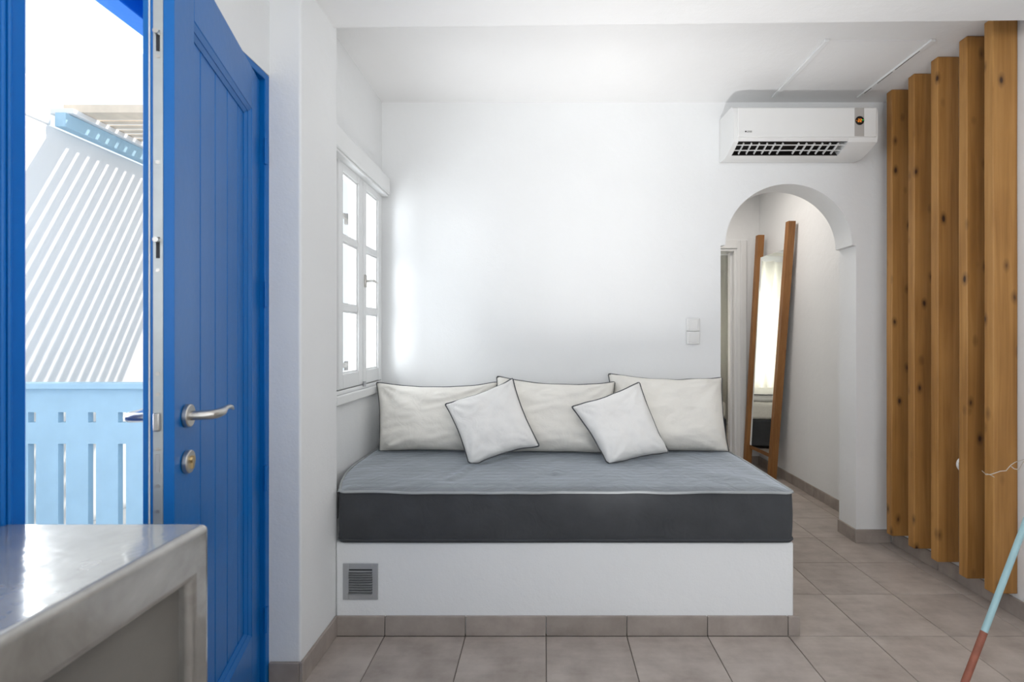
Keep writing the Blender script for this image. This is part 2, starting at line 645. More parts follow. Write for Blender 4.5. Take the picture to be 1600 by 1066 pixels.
# back wall with the arched opening
AX0, AX1 = 1.0646, 1.884
ARX, ARZ = 1.4766, 1.799
RX, RZ = 0.384, 0.370
TH = 0.172
n = 40
w = MB()
Y0, Y1 = DK, DK + TH
w.box((-1.09, Y0, -0.1), (AX0, Y1, 2.9))
w.box((AX1, Y0, -0.1), (XR + 0.02, Y1, 2.9))
pts = [(AX0, ARZ - 0.004)]
for i in range(n + 1):
    a = math.pi - math.pi * i / n
    pts.append((ARX + RX * math.cos(a), ARZ + RZ * math.sin(a)))
pts.append((AX1, ARZ - 0.004))
for (x0, z0), (x1, z1) in zip(pts[:-1], pts[1:]):
    if x1 - x0 < 1e-5:
        continue
    w.add([(x0, Y0, z0), (x1, Y0, z1), (x1, Y0, 2.9), (x0, Y0, 2.9), (x0, Y1, z0), (x1, Y1, z1), (x1, Y1, 2.9), (x0, Y1, 2.9)],
          [(0, 1, 2, 3), (7, 6, 5, 4), (0, 4, 5, 1)])
wb = w.build('wall_back', 'plaster', merge=0.0005, smooth=30)
struct(wb, 'white plastered back wall with an arched opening', 'wall')

wr = MB().box((XR, REAR - 0.2, -0.1), (XR + 0.2, DE + 0.15, 2.9)).build('wall_right', 'plaster')
struct(wr, 'white plastered wall behind the wooden posts', 'wall')
w = MB()
w.box((XO, REAR - 0.2, -0.1), (-0.45, REAR, 2.9)).box((1.95, REAR - 0.2, -0.1), (XR, REAR, 2.9))
w.box((-0.45, REAR - 0.2, -0.1), (1.95, REAR, 0.45)).box((-0.45, REAR - 0.2, 2.42), (1.95, REAR, 2.9))
struct(w.build('wall_front', 'plaster'), 'white wall with a wide window opening behind the viewer', 'wall')
w = MB()
hd0, hd1, hz = 1.10, 1.885, 2.115
w.box((0.9, DE, -0.1), (hd0, DE + 0.15, 2.9)).box((hd1, DE, -0.1), (XR + 0.9, DE + 0.15, 2.9)).box((hd0, DE, hz), (hd1, DE + 0.15, 2.9))
w.box((0.78, DK + TH, -0.1), (0.95, DE + 0.15, 2.9))
struct(w.build('wall_passage', 'plaster'), 'white walls of the passage beyond the arch', 'wall')
w = MB()
w.box((-0.6, DE, -0.1), (0.9, DE + 0.15, 2.9)).box((-0.6, DE + 0.15, -0.1), (-0.45, 7.2, 2.9)).box((2.9, DE, -0.1), (3.05, 7.2, 2.9))
w.box((-0.6, 7.1, -0.1), (0.3, 7.25, 2.9)).box((2.3, 7.1, -0.1), (3.05, 7.25, 2.9))
w.box((0.3, 7.1, -0.1), (2.3, 7.25, 0.5)).box((0.3, 7.1, 2.4), (2.3, 7.25, 2.9))
struct(w.build('wall_bedroom', 'plaster'), 'white walls of the bedroom beyond the passage door', 'wall')

c = MB().box((XO, 1.9, ZC), (3.05, 7.25, 2.9)).build('ceiling', 'ceiling')
struct(c, 'white ceiling above the sofa recess', 'ceiling')
c = MB().prism([(XO, REAR - 0.2), (XR + 0.2, REAR - 0.2), (XR + 0.2, 1.992), (XP - 0.002, 2.046), (XO, 2.046)], 'z', ZF, 2.72).build('ceiling_front', 'ceiling', bevel=0.004)
struct(c, 'lower white ceiling in front of the sofa recess', 'ceiling')

# bench platform
b = MB().prism([(XP - 0.004, DB + 0.012), (1.0406, DB + 0.012), (1.0406, DK - 0.001), (XL + 0.001, DK - 0.001), (XL + 0.001, DB + 0.032), (XP - 0.004, DB + 0.032)], 'z', -0.002, 0.384).build('built_in_bench', 'plaster', bevel=0.014, seg=3)
tag(b, 'white plastered built-in bench platform under the grey mattress', 'bench')
xb0 = XP + 0.002
firstcut = (TX0 - T * 3) - xb0
skirt('baseboard_bench', 'grey beige tile skirting along the bench front', (xb0, DB + 0.012), (1.0606, DB + 0.012), (0, -1), first=firstcut)
skirt('baseboard_pier', 'grey tile skirting on the front of the narrow pier', (-0.983, 1.766), (XP - 0.005, 1.766), (0, -1))
skirt('baseboard_left', 'grey tile skirting on the side of the narrow pier', (XP - 0.005, 1.754), (XP - 0.005, DB + 0.01), (1, 0))
skirt('baseboard_back', 'grey tile skirting on the wall end between arch and posts', (AX1 - 0.012, DK), (XR - 0.012, DK), (0, -1))
skirt('baseboard_jamb', 'grey tile skirting inside the right side of the arch', (AX1, DK - 0.0), (AX1, DK + TH), (-1, 0))
skirt('baseboard_right', 'grey tile skirting under the wooden posts', (XR, -0.3), (XR, DK - 0.012), (-1, 0), first=0.24)
skirt('baseboard_passage', 'grey tile skirting along the passage wall behind the mirror', (XR, DK + TH), (XR, DE), (-1, 0))
skirt('baseboard_end', 'grey tile skirting on the passage end wall', (hd1 + 0.095, DE), (XR - 0.012, DE), (0, -1))

# ------------------------------------------------------------------ side window
win = empty('window_1', (XL, (WIN0 + WIN1) / 2, WZ0))
struct(win, 'white two-leaf casement window with three panes in each leaf', 'window')
xf = XL - 0.005
fr = MB()
fr.box((xf - 0.075, WIN0, WZ0), (xf, WIN0 + 0.03, WZ1)).box((xf - 0.075, WIN1 - 0.022, WZ0), (xf, WIN1, WZ1))
fr.box((xf - 0.075, WIN0 + 0.03, WZ1 - 0.022), (xf, WIN1 - 0.022, WZ1)).box((xf - 0.075, WIN0 + 0.03, WZ0), (xf, WIN1 - 0.022, WZ0 + 0.022))
fr.build('window_frame', 'white', win, bevel=0.003)
mid = 2.642
for (a, bb) in ((WIN0 + 0.033, mid - 0.004), (mid + 0.004, WIN1 - 0.025)):
    s = 0.052
    z0, z1 = WZ0 + 0.025, WZ1 - 0.025
    x0, x1 = XL - 0.045, XL + 0.012
    m = MB()
    m.box((x0, a, z0), (x1, a + s, z1)).box((x0, bb - s, z0), (x1, bb, z1))
    m.box((x0, a + s, z1 - s * 1.15), (x1, bb - s, z1)).box((x0, a + s, z0), (x1, bb - s, z0 + s * 1.4))
    leaf = m.build('window_sash', 'white', win, bevel=0.004)
    gz0, gz1 = z0 + s * 1.4, z1 - s * 1.15
    hgt = (gz1 - gz0 - 2 * 0.03) / 3
    for k in range(3):
        zz = gz0 + k * (hgt + 0.03)
        MB().box((XL - 0.022, a + s - 0.004, zz - 0.004), (XL - 0.018, bb - s + 0.004, zz + hgt + 0.004)).build('pane', 'glass', leaf)
        # glazing bead
        bd = MB()
        for (ya, yb, za, zb) in ((a + s, a + s + 0.009, zz, zz + hgt), (bb - s - 0.009, bb - s, zz, zz + hgt),
                                 (a + s + 0.009, bb - s - 0.009, zz, zz + 0.009), (a + s + 0.009, bb - s - 0.009, zz + hgt - 0.009, zz + hgt)):
            bd.box((XL - 0.017, ya, za), (XL + 0.002, yb, zb))
        bd.build('glazing_bead', 'white', leaf)
        if k < 2:
            MB().box((x0 + 0.005, a + s, zz + hgt), (x1 - 0.004, bb - s, zz + hgt + 0.03)).build('glazing_bar', 'white', leaf, bevel=0.004)
# espagnolette handle
hz_ = 1.545
MB().box((XL + 0.012, mid + 0.022, hz_ - 0.035), (XL + 0.02, mid + 0.044, hz_ + 0.035)).build('handle_plate', 'steel', win, bevel=0.004)
MB().tube([(XL + 0.018, mid + 0.033, hz_), (XL + 0.05, mid + 0.033, hz_ + 0.002), (XL + 0.055, mid + 0.05, hz_ + 0.004), (XL + 0.055, mid + 0.10, hz_ - 0.004)], [0.007, 0.007, 0.007, 0.005], 10).build('handle', 'steel', win)
MB().cyl((XL + 0.02, mid, WZ0 + 0.012), (XL + 0.02, mid, WZ0 + 0.04), 0.008).build('bolt_keeper', 'alu', win)
sl = MB().box((XL - 0.1, WIN0 - 0.02, WZ0 - 0.045), (XL + 0.028, WIN1 - 0.02, WZ0)).box((XL - 0.02, WIN0 - 0.02, WZ0), (XL + 0.012, WIN1 - 0.02, WZ0 + 0.02)).build('window_sill', 'white', win, bevel=0.005)
# shutter hardware outside the glass
for zz in (1.915, 1.075):
    MB().box((XL - 0.155, 2.800, zz - 0.032), (XL - 0.130, 2.822, zz + 0.03)).box((XL - 0.155, 2.755, zz - 0.005), (XL - 0.132, 2.800, zz + 0.022)).build('shutter_hinge', 'counterpanel', win, bevel=0.004)
bl = thing('blind_box', (-0.955, 2.5, 2.085), 'white roller blind box mounted above the window', 'blind box')
MB().box((XL - 0.002, 2.052, 2.095), (-0.925, 2.958, 2.195)).build('cover', 'white', bl, bevel=0.008, seg=3)
MB().box((XL + 0.004, 2.052, 2.083), (-0.935, 2.955, 2.0945)).build('bottom_rail', 'white', bl, bevel=0.003)

# ------------------------------------------------------------------ blue door (ajar), its frame
door = empty('door_1', (-0.99, 1.35, 0.0))
struct(door, 'blue plank door standing ajar with a steel lever handle', 'door')
dd = Vector((-0.276, 0.961, 0)).normalized()      # from free edge to hinge
nn = Vector((dd.y, -dd.x, 0))                     # into the room
HP = Vector((-0.998, 1.728, 0))                   # inner face at the hinge end


def DT(q):  # (t from hinge, s into the room, z)
    return HP - dd * q[0] + nn * q[1] + Vector((0, 0, q[2]))


LW, LT, LZ = 0.671, 0.057, 2.138
sw = 0.107
pz0, pz1 = 0.245, 2.0
# leaf: stiles and rails
MB(DT).box((0.0, -LT, 0.012), (0.09, 0, LZ)).build('hinge_stile', 'blue', door, bevel=0.002)
ls = MB(DT).prism([(LW - sw, -LT + 0.0), (LW + 0.004, -LT), (LW + 0.004, -0.0475), (LW - 0.010, -0.0475), (LW - 0.010, -0.0448), (LW, -0.0448), (LW, 0), (LW - sw, 0)], 'z', 0.012, LZ)
ls.build('lock_stile', 'blue', door, bevel=0.0015)
MB(DT).box((0.09, -LT, pz1), (LW - sw, 0, LZ)).build('top_rail', 'blue', door, bevel=0.002)
MB(DT).box((0.09, -LT, 0.012), (LW - sw, 0, pz0)).build('bottom_rail', 'blue', door, bevel=0.002)
# moulding round the sunken panel
def ring(m, t0, t1, z0, z1, wd, s0, s1):
    # sloped moulding, outer edge at depth s0, inner edge at s1
    o_ = [(t0, s0, z0), (t1, s0, z0), (t1, s0, z1), (t0, s0, z1)]
    i_ = [(t0 + wd, s1, z0 + wd), (t1 - wd, s1, z0 + wd), (t1 - wd, s1, z1 - wd), (t0 + wd, s1, z1 - wd)]
    b_ = [(q[0], -0.03, q[2]) for q in o_]
    c_ = [(q[0], -0.03, q[2]) for q in i_]
    fs = []
    for k in range(4):
        j = (k + 1) % 4
        fs += [(k, j, 4 + j, 4 + k), (8 + k, 8 + j, j, k), (4 + k, 4 + j, 12 + j, 12 + k), (12 + k, 12 + j, 8 + j, 8 + k)]
    m.add(o_ + i_ + b_ + c_, fs)
m = MB(DT)
ring(m, 0.09, LW - sw, pz0, pz1, 0.014, -0.002, -0.008)
ring(m, 0.104, LW - sw - 0.014, pz0 + 0.014, pz1 - 0.014, 0.012, -0.010, -0.0165)
m.build('moulding', 'blue', door, smooth=20)
ts = [LW - sw, 0.471, 0.366, 0.268, 0.172, 0.09]
for t1_, t0_ in zip(ts[:-1], ts[1:]):
    MB(DT).box((t0_ + 0.0012, -0.045, pz0 - 0.01), (t1_ - 0.0012, -0.019, pz1 + 0.01)).build('plank', 'blue', door, bevel=0.003, seg=2)
MB(DT).box((0.08, -0.05, pz0 - 0.01), (LW - sw + 0.01, -0.0455, pz1 + 0.01)).build('back_panel', 'blue', door)
# lock face plate on the edge
fp = MB(DT).box((LW - 0.0005, -0.0385, 0.05), (LW + 0.0025, -0.0205, 2.125)).build('lock_plate', 'plate', door)
MB(DT).box((LW - 0.0095, -0.0473, 0.012), (LW + 0.0015, -0.0450, LZ)).build('seal', 'white', door)
for zz in (1.895, 1.445):
    MB(DT).box((LW + 0.002, -0.033, zz - 0.034), (LW + 0.0032, -0.026, zz + 0.012)).build('bolt_slot', 'dark', fp)
    MB(DT).cyl((LW + 0.002, -0.0300, zz + 0.005), (LW + 0.014, -0.0300, zz + 0.005), 0.0055, n=14).build('bolt', 'steel', fp)
MB(DT).box((LW + 0.002, -0.0365, 1.035), (LW + 0.011, -0.0235, 1.075)).build('latch', 'steel', fp, bevel=0.003)
MB(DT).box((LW + 0.002, -0.034, 0.945), (LW + 0.0034, -0.026, 0.985)).build('dead_bolt', 'alu', fp, bevel=0.001)
for zz in (1.85, 1.385, 1.16, 1.115, 0.995, 0.915, 0.86, 1.62):
    MB(DT).cyl((LW + 0.0024, -0.0297, zz), (LW + 0.0034, -0.0297, zz), 0.0042, n=12).build('screw', 'steel', fp)
# lever handles, inside and out
hzd = 1.058
ht = LW - 0.058
for s0, sg in ((0.0, 1), (-LT, -1)):
    rose = MB(DT).cyl((ht, s0, hzd), (ht, s0 + sg * 0.012, hzd), 0.0265, 0.0265, 32).build('handle_rose', 'steel', door, bevel=0.0025)
    c_ = s0 + sg * 0.058
    pts = [(ht, s0 + sg * 0.010, hzd), (ht, s0 + sg * 0.04, hzd), (ht - 0.004, c_ - sg * 0.006, hzd), (ht - 0.014, c_, hzd), (ht - 0.035, c_, hzd),
           (ht - 0.052, c_, hzd), (ht - 0.062, c_, hzd + 0.002), (ht - 0.078, c_, hzd + 0.0055), (ht - 0.10, c_, hzd + 0.006), (ht - 0.12, c_, hzd + 0.002), (ht - 0.133, c_, hzd - 0.005)]
    MB(DT).tube(pts, [0.011, 0.011, 0.011, 0.011, 0.0108, 0.0105, 0.0085, 0.0062, 0.0058, 0.0055, 0.003], 16).build('lever', 'steel', rose)
    kr_ = MB(DT).cyl((ht, s0, 0.952), (ht, s0 + sg * 0.012, 0.952), 0.0265, 0.0265, 32).build('lock_rose', 'steel', door, bevel=0.0025)
    MB(DT).cyl((ht, s0 + sg * 0.011, 0.957), (ht, s0 + sg * 0.017, 0.957), 0.0085, n=18).box((ht - 0.0045, s0 + sg * 0.011, 0.936), (ht + 0.0045, s0 + sg * 0.0165, 0.957)).build('lock_cylinder', 'brass', kr_)
for zz in (1.895, 1.39, 0.744, 0.244):
    MB().cyl((-0.983, 1.738, zz - 0.045), (-0.983, 1.738, zz + 0.045), 0.006, n=14).box((-0.988, 1.738, zz - 0.04), (-0.983, 1.760, zz + 0.04)).build('hinge', 'blue', door)
# frame
fr = MB()
fr.box((-1.15, 1.738, 0.0), (-0.984, 1.764, 2.172))
fr.box((-1.15, 1.70, 0.0), (-1.085, 1.738, 2.10))
fr.box((-1.15, 0.86, 2.10), (-1.085, 1.738, 2.172)).box((-1.085, 0.86, 2.147), (-0.982, 1.738, 2.172))
fr.build('door_frame_head', 'blue', door, bevel=0.003)
fr = MB()
fr.box((-1.00, 0.80, 0.0), (-0.982, 0.935, 2.172)).box((-1.06, 0.80, 0.0), (-1.0, 0.925, 2.172)).box((-1.15, 0.80, 0.0), (-1.06, 1.0, 2.172))
jm = fr.build('door_jamb', 'blue', door, bevel=0.003)
for yy in (0.893, 0.904):
    MB().cyl((-0.981, yy, 0.0), (-0.981, yy, 2.17), 0.004, n=12).build('jamb_bead', 'blue', jm)
for zz in (1.9, 1.45, 1.05, 0.5):
    MB().box((-1.03, 0.926, zz - 0.05), (-1.008, 0.9275, zz + 0.05)).build('strike_plate', 'plate', jm)
trim = MB().box((-1.22, 1.738, -0.02), (-1.15, 1.775, 2.20)).box((XO - 0.02, 0.72, 2.135), (-1.15, 1.78, 2.2)).build('trim_1', 'outwall')
struct(trim, 'white outer reveal around the blue door', 'trim')

# ------------------------------------------------------------------ outside: terrace, railing, neighbour wall, pergola
ter = MB().box((-3.3, -1.5, -0.15), (XO, 6.0, -0.02)).build('terrace_floor', 'terrace')
struct(ter, 'pale terrace floor outside the blue door', 'floor')
nw = MB().box((-3.4, -1.5, -0.1), (-3.1, 6.0, 2.57)).box((-3.4, -1.5, 2.57), (-3.1, 3.10, 2.82)).build('wall_terrace', 'outwall', bevel=0.01)
struct(nw, 'sunlit white terrace wall striped by pergola shadows', 'wall')
rail = thing('balcony_railing', (-2.2, 2.55, 0.0), 'pale blue slotted wooden balcony railing outside the door', 'railing')
RY = 2.55
m = MB()
zt, zb = 0.975, 0.05
x0, x1 = -3.09, -1.27
pitch = 0.155
sx0 = Q(50, 0, RY).x                      # centre of the first slot in view
cent = []
x = sx0
while x - pitch > x0 + 0.05:
    x -= pitch
while x < x1 - 0.05:
    cent.append(x)
    x += pitch
hw = 0.0205
xs = [x0]
for cxx in cent:
    xs += [cxx - hw, cxx + hw]
xs.append(x1)
zs = [zb, 0.16, 0.69, 0.80, 0.853, zt]


def solid_cell(i, j):
    return 0 <= i < len(xs) - 1 and 0 <= j < len(zs) - 1 and not (i % 2 == 1 and j in (1, 3))


m = MB()
ya, yb = RY, RY + 0.03
for i in range(len(xs) - 1):
    for j in range(len(zs) - 1):
        if not solid_cell(i, j):
            continue
        a, b_, c_, d_ = xs[i], xs[i + 1], zs[j], zs[j + 1]
        m.add([(a, ya, c_), (b_, ya, c_), (b_, ya, d_), (a, ya, d_)], [(0, 1, 2, 3)])
        m.add([(a, yb, c_), (b_, yb, c_), (b_, yb, d_), (a, yb, d_)], [(3, 2, 1, 0)])
        for (di, dj, e0, e1) in ((-1, 0, (a, c_), (a, d_)), (1, 0, (b_, c_), (b_, d_)), (0, -1, (a, c_), (b_, c_)), (0, 1, (a, d_), (b_, d_))):
            if not solid_cell(i + di, j + dj):
                m.add([(e0[0], ya, e0[1]), (e1[0], ya, e1[1]), (e1[0], yb, e1[1]), (e0[0], yb, e0[1])], [(0, 1, 2, 3)])
m.build('slotted_panel', 'paleblue', rail, merge=0.0003)
MB().box((x0, RY - 0.03, zt), (x1, RY + 0.06, zt + 0.03)).build('cap_rail', 'paleblue', rail, bevel=0.004)

pg = thing('pergola', (-2.2, 4.3, 2.57), 'pergola of wooden slats on a pale blue beam outside the door', 'pergola')
MB().box((-3.098, 3.12, 2.575), (-3.03, 4.55, 2.665)).build('beam', 'paleblue', pg, bevel=0.004)
MB().box((-3.16, 3.14, 2.666), (-3.0, 4.55, 2.70)).build('coping', 'outwall', pg, bevel=0.004)
MB().box((-3.12, 3.20, 2.70), (-1.30, 3.31, 2.75)).build('edge_slat', 'slat', pg)
sl0 = None
y = 3.335
while y < 4.5:
    if sl0 is None:
        sl0 = MB().box((-3.12, y, 2.702), (-1.30, y + 0.050, 2.710)).build('slat', 'slat', pg)
    else:
        s = sl0.copy()
        COL.objects.link(s)
        place(s, (-2.21, y + 0.025, 2.706), pg)
    y += 0.074

# ------------------------------------------------------------------ cement counter
ct = thing('kitchen_counter', (-0.8, 0.3, 0.0), 'polished grey cement counter in front of the blue door', 'counter')
cx, cy_ = -0.612, 0.905
MB().prism([(-0.6, 0.9), (-0.6, 0.812), (cy_ - 0.05, 0.812), (cy_ - 0.05, 0.0), (cy_, 0.0), (cy_, 0.9)], 'x', -0.984, cx).build('countertop', 'counter', ct, bevel=0.013, seg=4)
MB().box((-0.98, -0.58, 0.0), (cx - 0.022, cy_ - 0.04, 0.815)).build('side_panel', 'counterpanel', ct)

# ------------------------------------------------------------------ mattress
mt = thing('bench_mattress', (0.09, 2.5, 0.385), 'charcoal grey box mattress with pale piping on the white bench', 'mattress')
mx0, mx1, my0, my1, mz0, mz1 = XP + 0.004, 1.040, DB + 0.004, DK - 0.004, 0.386, 0.606


def left(y):
    k = max(0.0, min(1.0, (y - 2.085) / 0.5))
    return mx0 - 0.10 * k * (2 - k)


def wav(x, y, s=1.0):
    return noise.noise(Vector((x * 2.3 * s, y * 2.3 * s, 0.3)))


def top_z(x, y):
    z = mz1 + 0.006 * wav(x, y) + 0.003 * wav(x + 9, y, 3.0)
    e = min(x - left(y), mx1 - x, y - my0)
    z -= 0.012 * math.exp(-max(e, 0) / 0.03)
    # two creases in the cover
    for (ax, ay, bx, by, dpt) in ((-0.42, 2.22, -0.36, 2.45, 0.012), (0.05, 2.28, 0.07, 2.5, 0.009), (-0.3, 2.5, -0.2, 2.62, 0.007)):
        d2 = Vector((bx - ax, by - ay))
        q = Vector((x - ax, y - ay))
        tt = max(0, min(1, q.dot(d2) / d2.length_squared))
        dist = (q - d2 * tt).length
        z += dpt * (math.exp(-(dist / 0.02) ** 2) - 1.1 * math.exp(-(dist / 0.045) ** 2) * 0.5)
    return z


def top_pt(u, v):
    y = my0 + (my1 - my0) * v
    x = left(y) + (mx1 - left(y)) * u
    return (x, y, top_z(x, y))


MB().grid(top_pt, 120, 60).build('top_cover', 'matt', mt)


def edge_xy(s):
    """rounded perimeter: left side up front, across the front, right side"""
    r = 0.035
    pts = [(mx0, my1)]
    pts += [(mx0, my1 + (my0 + r - my1) * k / 30) for k in range(1, 31)]
    pts += [(mx0 + r - r * math.cos(a), my0 + r - r * math.sin(a)) for a in [math.pi / 2 * k / 6 for k in range(1, 7)]]
    L = mx1 - mx0 - 2 * r
    pts += [(mx0 + r + L * k / 80, my0) for k in range(1, 81)]
    pts += [(mx1 - r + r * math.sin(a), my0 + r - r * math.cos(a)) for a in [math.pi / 2 * k / 6 for k in range(1, 7)]]
    pts += [(mx1, my0 + r + (my1 - my0 - r) * k / 30) for k in range(1, 31)]
    return [(left(y) if abs(x - mx0) < 1e-6 else x, y) for (x, y) in pts]


per = edge_xy(0)
m = MB()
NZ = 8
vs, fs = [], []
for j in range(NZ + 1):
    v = j / NZ
    for (x, y) in per:
        bul = 0.010 * (1 - (2 * v - 1) ** 2) + 0.004 * noise.noise(Vector((x * 3, y * 3, v * 1.5)))
        out = Vector(((-1 if x < mx0 + 0.03 else (1 if x > mx1 - 0.03 else 0)), (-1 if y < my0 + 0.03 else 0), 0))
        out = Vector((0, -1, 0)) if out.y else out
        if x < mx0 + 0.03:
            out = Vector((0, -1, 0)) if y < my0 + 0.03 else Vector((0, 0, 0))
        zz = mz0 + (top_z(x, y) - mz0) * v
        vs.append(Vector((x, y, zz)) + out * bul * 0.8)
k = len(per)
for j in range(NZ):
    for i in range(k - 1):
        fs.append((j * k + i, j * k + i + 1, (j + 1) * k + i + 1, (j + 1) * k + i))
m.add(vs, fs).build('side_band', 'band', mt)
MB().tube([(x, y - 0.003, top_z(x, y) + 0.002 + 0.003 * noise.noise(Vector((x * 7, y * 7, 4)))) for (x, y) in per], 0.0058, 8).build('piping', 'pipelight', mt)
MB().tube([(x, y - 0.004, mz0 + 0.012 + 0.002 * noise.noise(Vector((x * 5, y * 5, 8)))) for (x, y) in per], 0.005, 8).build('piping', 'band', mt)


# ------------------------------------------------------------------ cushions
def cushion(name, label, TL, TR, BR, BL, thick, mat, pinch=0.05, group=None, seed=0, piper=0.0042, droop=0.0, power=0.5, back=1.0):
    TL, TR, BR, BL = [Vector(q) for q in (TL, TR, BR, BL)]
    nrm = (TR - TL).cross(BL - TL).normalized()
    if nrm.y > 0:
        nrm = -nrm                       # towards the viewer
    cen = (TL + TR + BR + BL) / 4
    root = thing(name, (cen.x, cen.y, min(BL.z, BR.z)), label, 'cushion', group)
    N = 36

    def seam(u, v):      # u,v in -1..1, v up
        # edges drawn in between the corners
        uu = u * (1 - pinch * (1 - v * v) * abs(u) ** 2)
        vv = v * (1 - pinch * 1.2 * (1 - u * u) * abs(v) ** 2)
        a, b_ = (uu + 1) / 2, (vv + 1) / 2
        q = BL.lerp(BR, a).lerp(TL.lerp(TR, a), b_)
        q = q + Vector((0, 0, droop * (u * u - 1) * max(v, 0)))
        wob = noise.noise(Vector((u * 3 + seed, v * 3, seed * 1.7)))
        return q + Vector((0, 0, 0.004 * wob)) + nrm * 0.008 * noise.noise(Vector((u * 2.2, v * 2.2 + 5, seed)))

    def bul(u, v):
        e = max(0, 1 - u ** 4) * max(0, 1 - v ** 4)
        b0 = e ** power
        ca = abs(u) * abs(v)
        wr = 0.16 * noise.noise(Vector((u * 1.9 + seed, v * 1.9, 3.1)))
        # folds running in from the corners
        ang = math.atan2(1 - abs(v), 1 - abs(u) + 1e-6)
        wr += 0.30 * ca ** 1.6 * math.sin(ang * 14 + seed) * min(1, e * 6)
        wr += 0.09 * noise.noise(Vector((u * 4 + v * 2 + seed, v * 7 - u * 3, 1.1))) * min(1, e * 3)
        # creases gathered in the lower corners
        low = max(0.0, -v) ** 2 * abs(u) ** 3
        wr += 0.28 * low * math.sin(9 * (abs(u) - v * 0.8) + 2.2 * seed) * min(1, e * 5)
        sag = (0.34 if piper < 0.004 else 0.18) * (-v) * e
        return thick * max(0.0, b0 * (1 + wr + sag))

    def rest(q):
        floor_z = top_z(q.x, q.y) + 0.004
        lim = floor_z + 0.012
        if q.z < lim:                    # flattened where it lies on the mattress
            q = Vector((q.x, q.y, floor_z + 0.012 * math.exp((q.z - lim) / 0.05)))
        if q.y > DK - 0.004:
            q = Vector((q.x, DK - 0.004, q.z))
        return q

    m = MB()
    for side in (1, -1):
        k_ = 1.0 if side > 0 else back
        m.grid(lambda a, b_: rest(seam(a * 2 - 1, b_ * 2 - 1) + nrm * side * k_ * bul(a * 2 - 1, b_ * 2 - 1)), N, N)
    m.build('cover', mat, root, merge=0.0004, smooth=80)
    loop = []
    K = 44
    for i in range(K):
        loop.append(seam(-1 + 2 * i / K, 1))
    for i in range(K):
        loop.append(seam(1, 1 - 2 * i / K))
    for i in range(K):
        loop.append(seam(1 - 2 * i / K, -1))
    for i in range(K):
        loop.append(seam(-1, -1 + 2 * i / K))
    # blunt the corners a little
    L2 = []
    nL = len(loop)
    for i in range(nL):
        L2.append(rest((loop[i - 1] + loop[i] * 2 + loop[(i + 1) % nL]) / 4) + Vector((0, 0, 0.001)))
    MB().tube(L2, piper, 8, closed=True).build('piping', 'pipe', root)
    return root


big = 'large cream cushions along the back wall'
cushion('back_cushion', 'large cream cushion with grey piping beside the window', Q(588, 597, 2.82), Q(778, 597, 2.85), Q(760, 711, 2.71), Q(592, 708, 2.71), 0.105, 'linen', 0.045, big, 1.0, droop=0.02, piper=0.0033)
cushion('back_cushion', 'large cream cushion in the middle between the two small ones', Q(776, 588, 2.83), Q(961, 597, 2.80), Q(958, 713, 2.68), Q(772, 711, 2.70), 0.105, 'linen', 0.045, big, 2.3, droop=0.02, piper=0.0033)
cushion('back_cushion', 'large cream cushion with grey piping beside the arch', Q(950, 584, 2.88), Q(1128, 590, 2.82), Q(1139, 708, 2.70), Q(962, 711, 2.71), 0.105, 'linen', 0.045, big, 4.1, droop=0.012, piper=0.0033)
sm = 'small white scatter cushions'
cushion('scatter_cushion', 'small white cushion tilted against the left two large cushions', Q(695, 631, 2.59), Q(801, 592, 2.64), Q(843, 697, 2.50), Q(734, 731, 2.43), 0.062, 'linen2', 0.075, sm, 6.2, back=0.6)
cushion('scatter_cushion', 'small white cushion tilted against the cushion by the arch', Q(893, 636, 2.58), Q(999, 597, 2.66), Q(1045, 708, 2.53), Q(951, 730, 2.44), 0.065, 'linen2', 0.07, sm, 8.4, back=0.6)

# ------------------------------------------------------------------ vent, switches
vt = thing('wall_vent', (-0.765, DB + 0.01, 0.143), 'square aluminium louvred vent in the bench front', 'vent')
vx0, vx1, vz0, vz1 = -0.840, -0.694, 0.147, 0.298
yv = DB + 0.012
fwv = 0.024
m = MB()
m.box((vx0, yv - 0.006, vz0), (vx0 + fwv, yv, vz1)).box((vx1 - fwv, yv - 0.006, vz0), (vx1, yv, vz1))
m.box((vx0 + fwv, yv - 0.006, vz0), (vx1 - fwv, yv, vz0 + fwv)).box((vx0 + fwv, yv - 0.006, vz1 - fwv), (vx1 - fwv, yv, vz1))
m.build('frame', 'alu', vt, bevel=0.0015)
MB().box((vx0 + fwv, yv - 0.0015, vz0 + fwv), (vx1 - fwv, yv - 0.0005, vz1 - fwv)).build('backing', 'dark', vt)
nl = 10
hh = (vz1 - vz0 - 2 * fwv) / nl
for k in range(nl):
    z = vz0 + fwv + hh * k
    MB().prism([(yv - 0.012, z + 0.0005), (yv - 0.010, z), (yv - 0.0016, z + hh * 0.22), (yv - 0.0016, z + hh * 0.40)], 'x', vx0 + fwv, vx1 - fwv).build('slat', 'alu', vt)
for (zc, lab) in ((1.318, 'upper white light switch on the back wall'), (1.238 + 0.0, 'lower white light switch on the back wall')):
    s = thing('light_switch', (0.894, DK, zc - 0.04), lab, 'switch', 'stacked light switches')
    MB().box((0.854, DK - 0.016, zc - 0.0385), (0.934, DK, zc + 0.0385)).build('surround', 'plastic', s, bevel=0.004, seg=3)
    MB().prism([(DK - 0.012, zc - 0.029), (DK - 0.0185, zc - 0.029), (DK - 0.026, zc + 0.029), (DK - 0.012, zc + 0.029)], 'x', 0.866, 0.922).build('rocker', 'plastic', s, bevel=0.002)

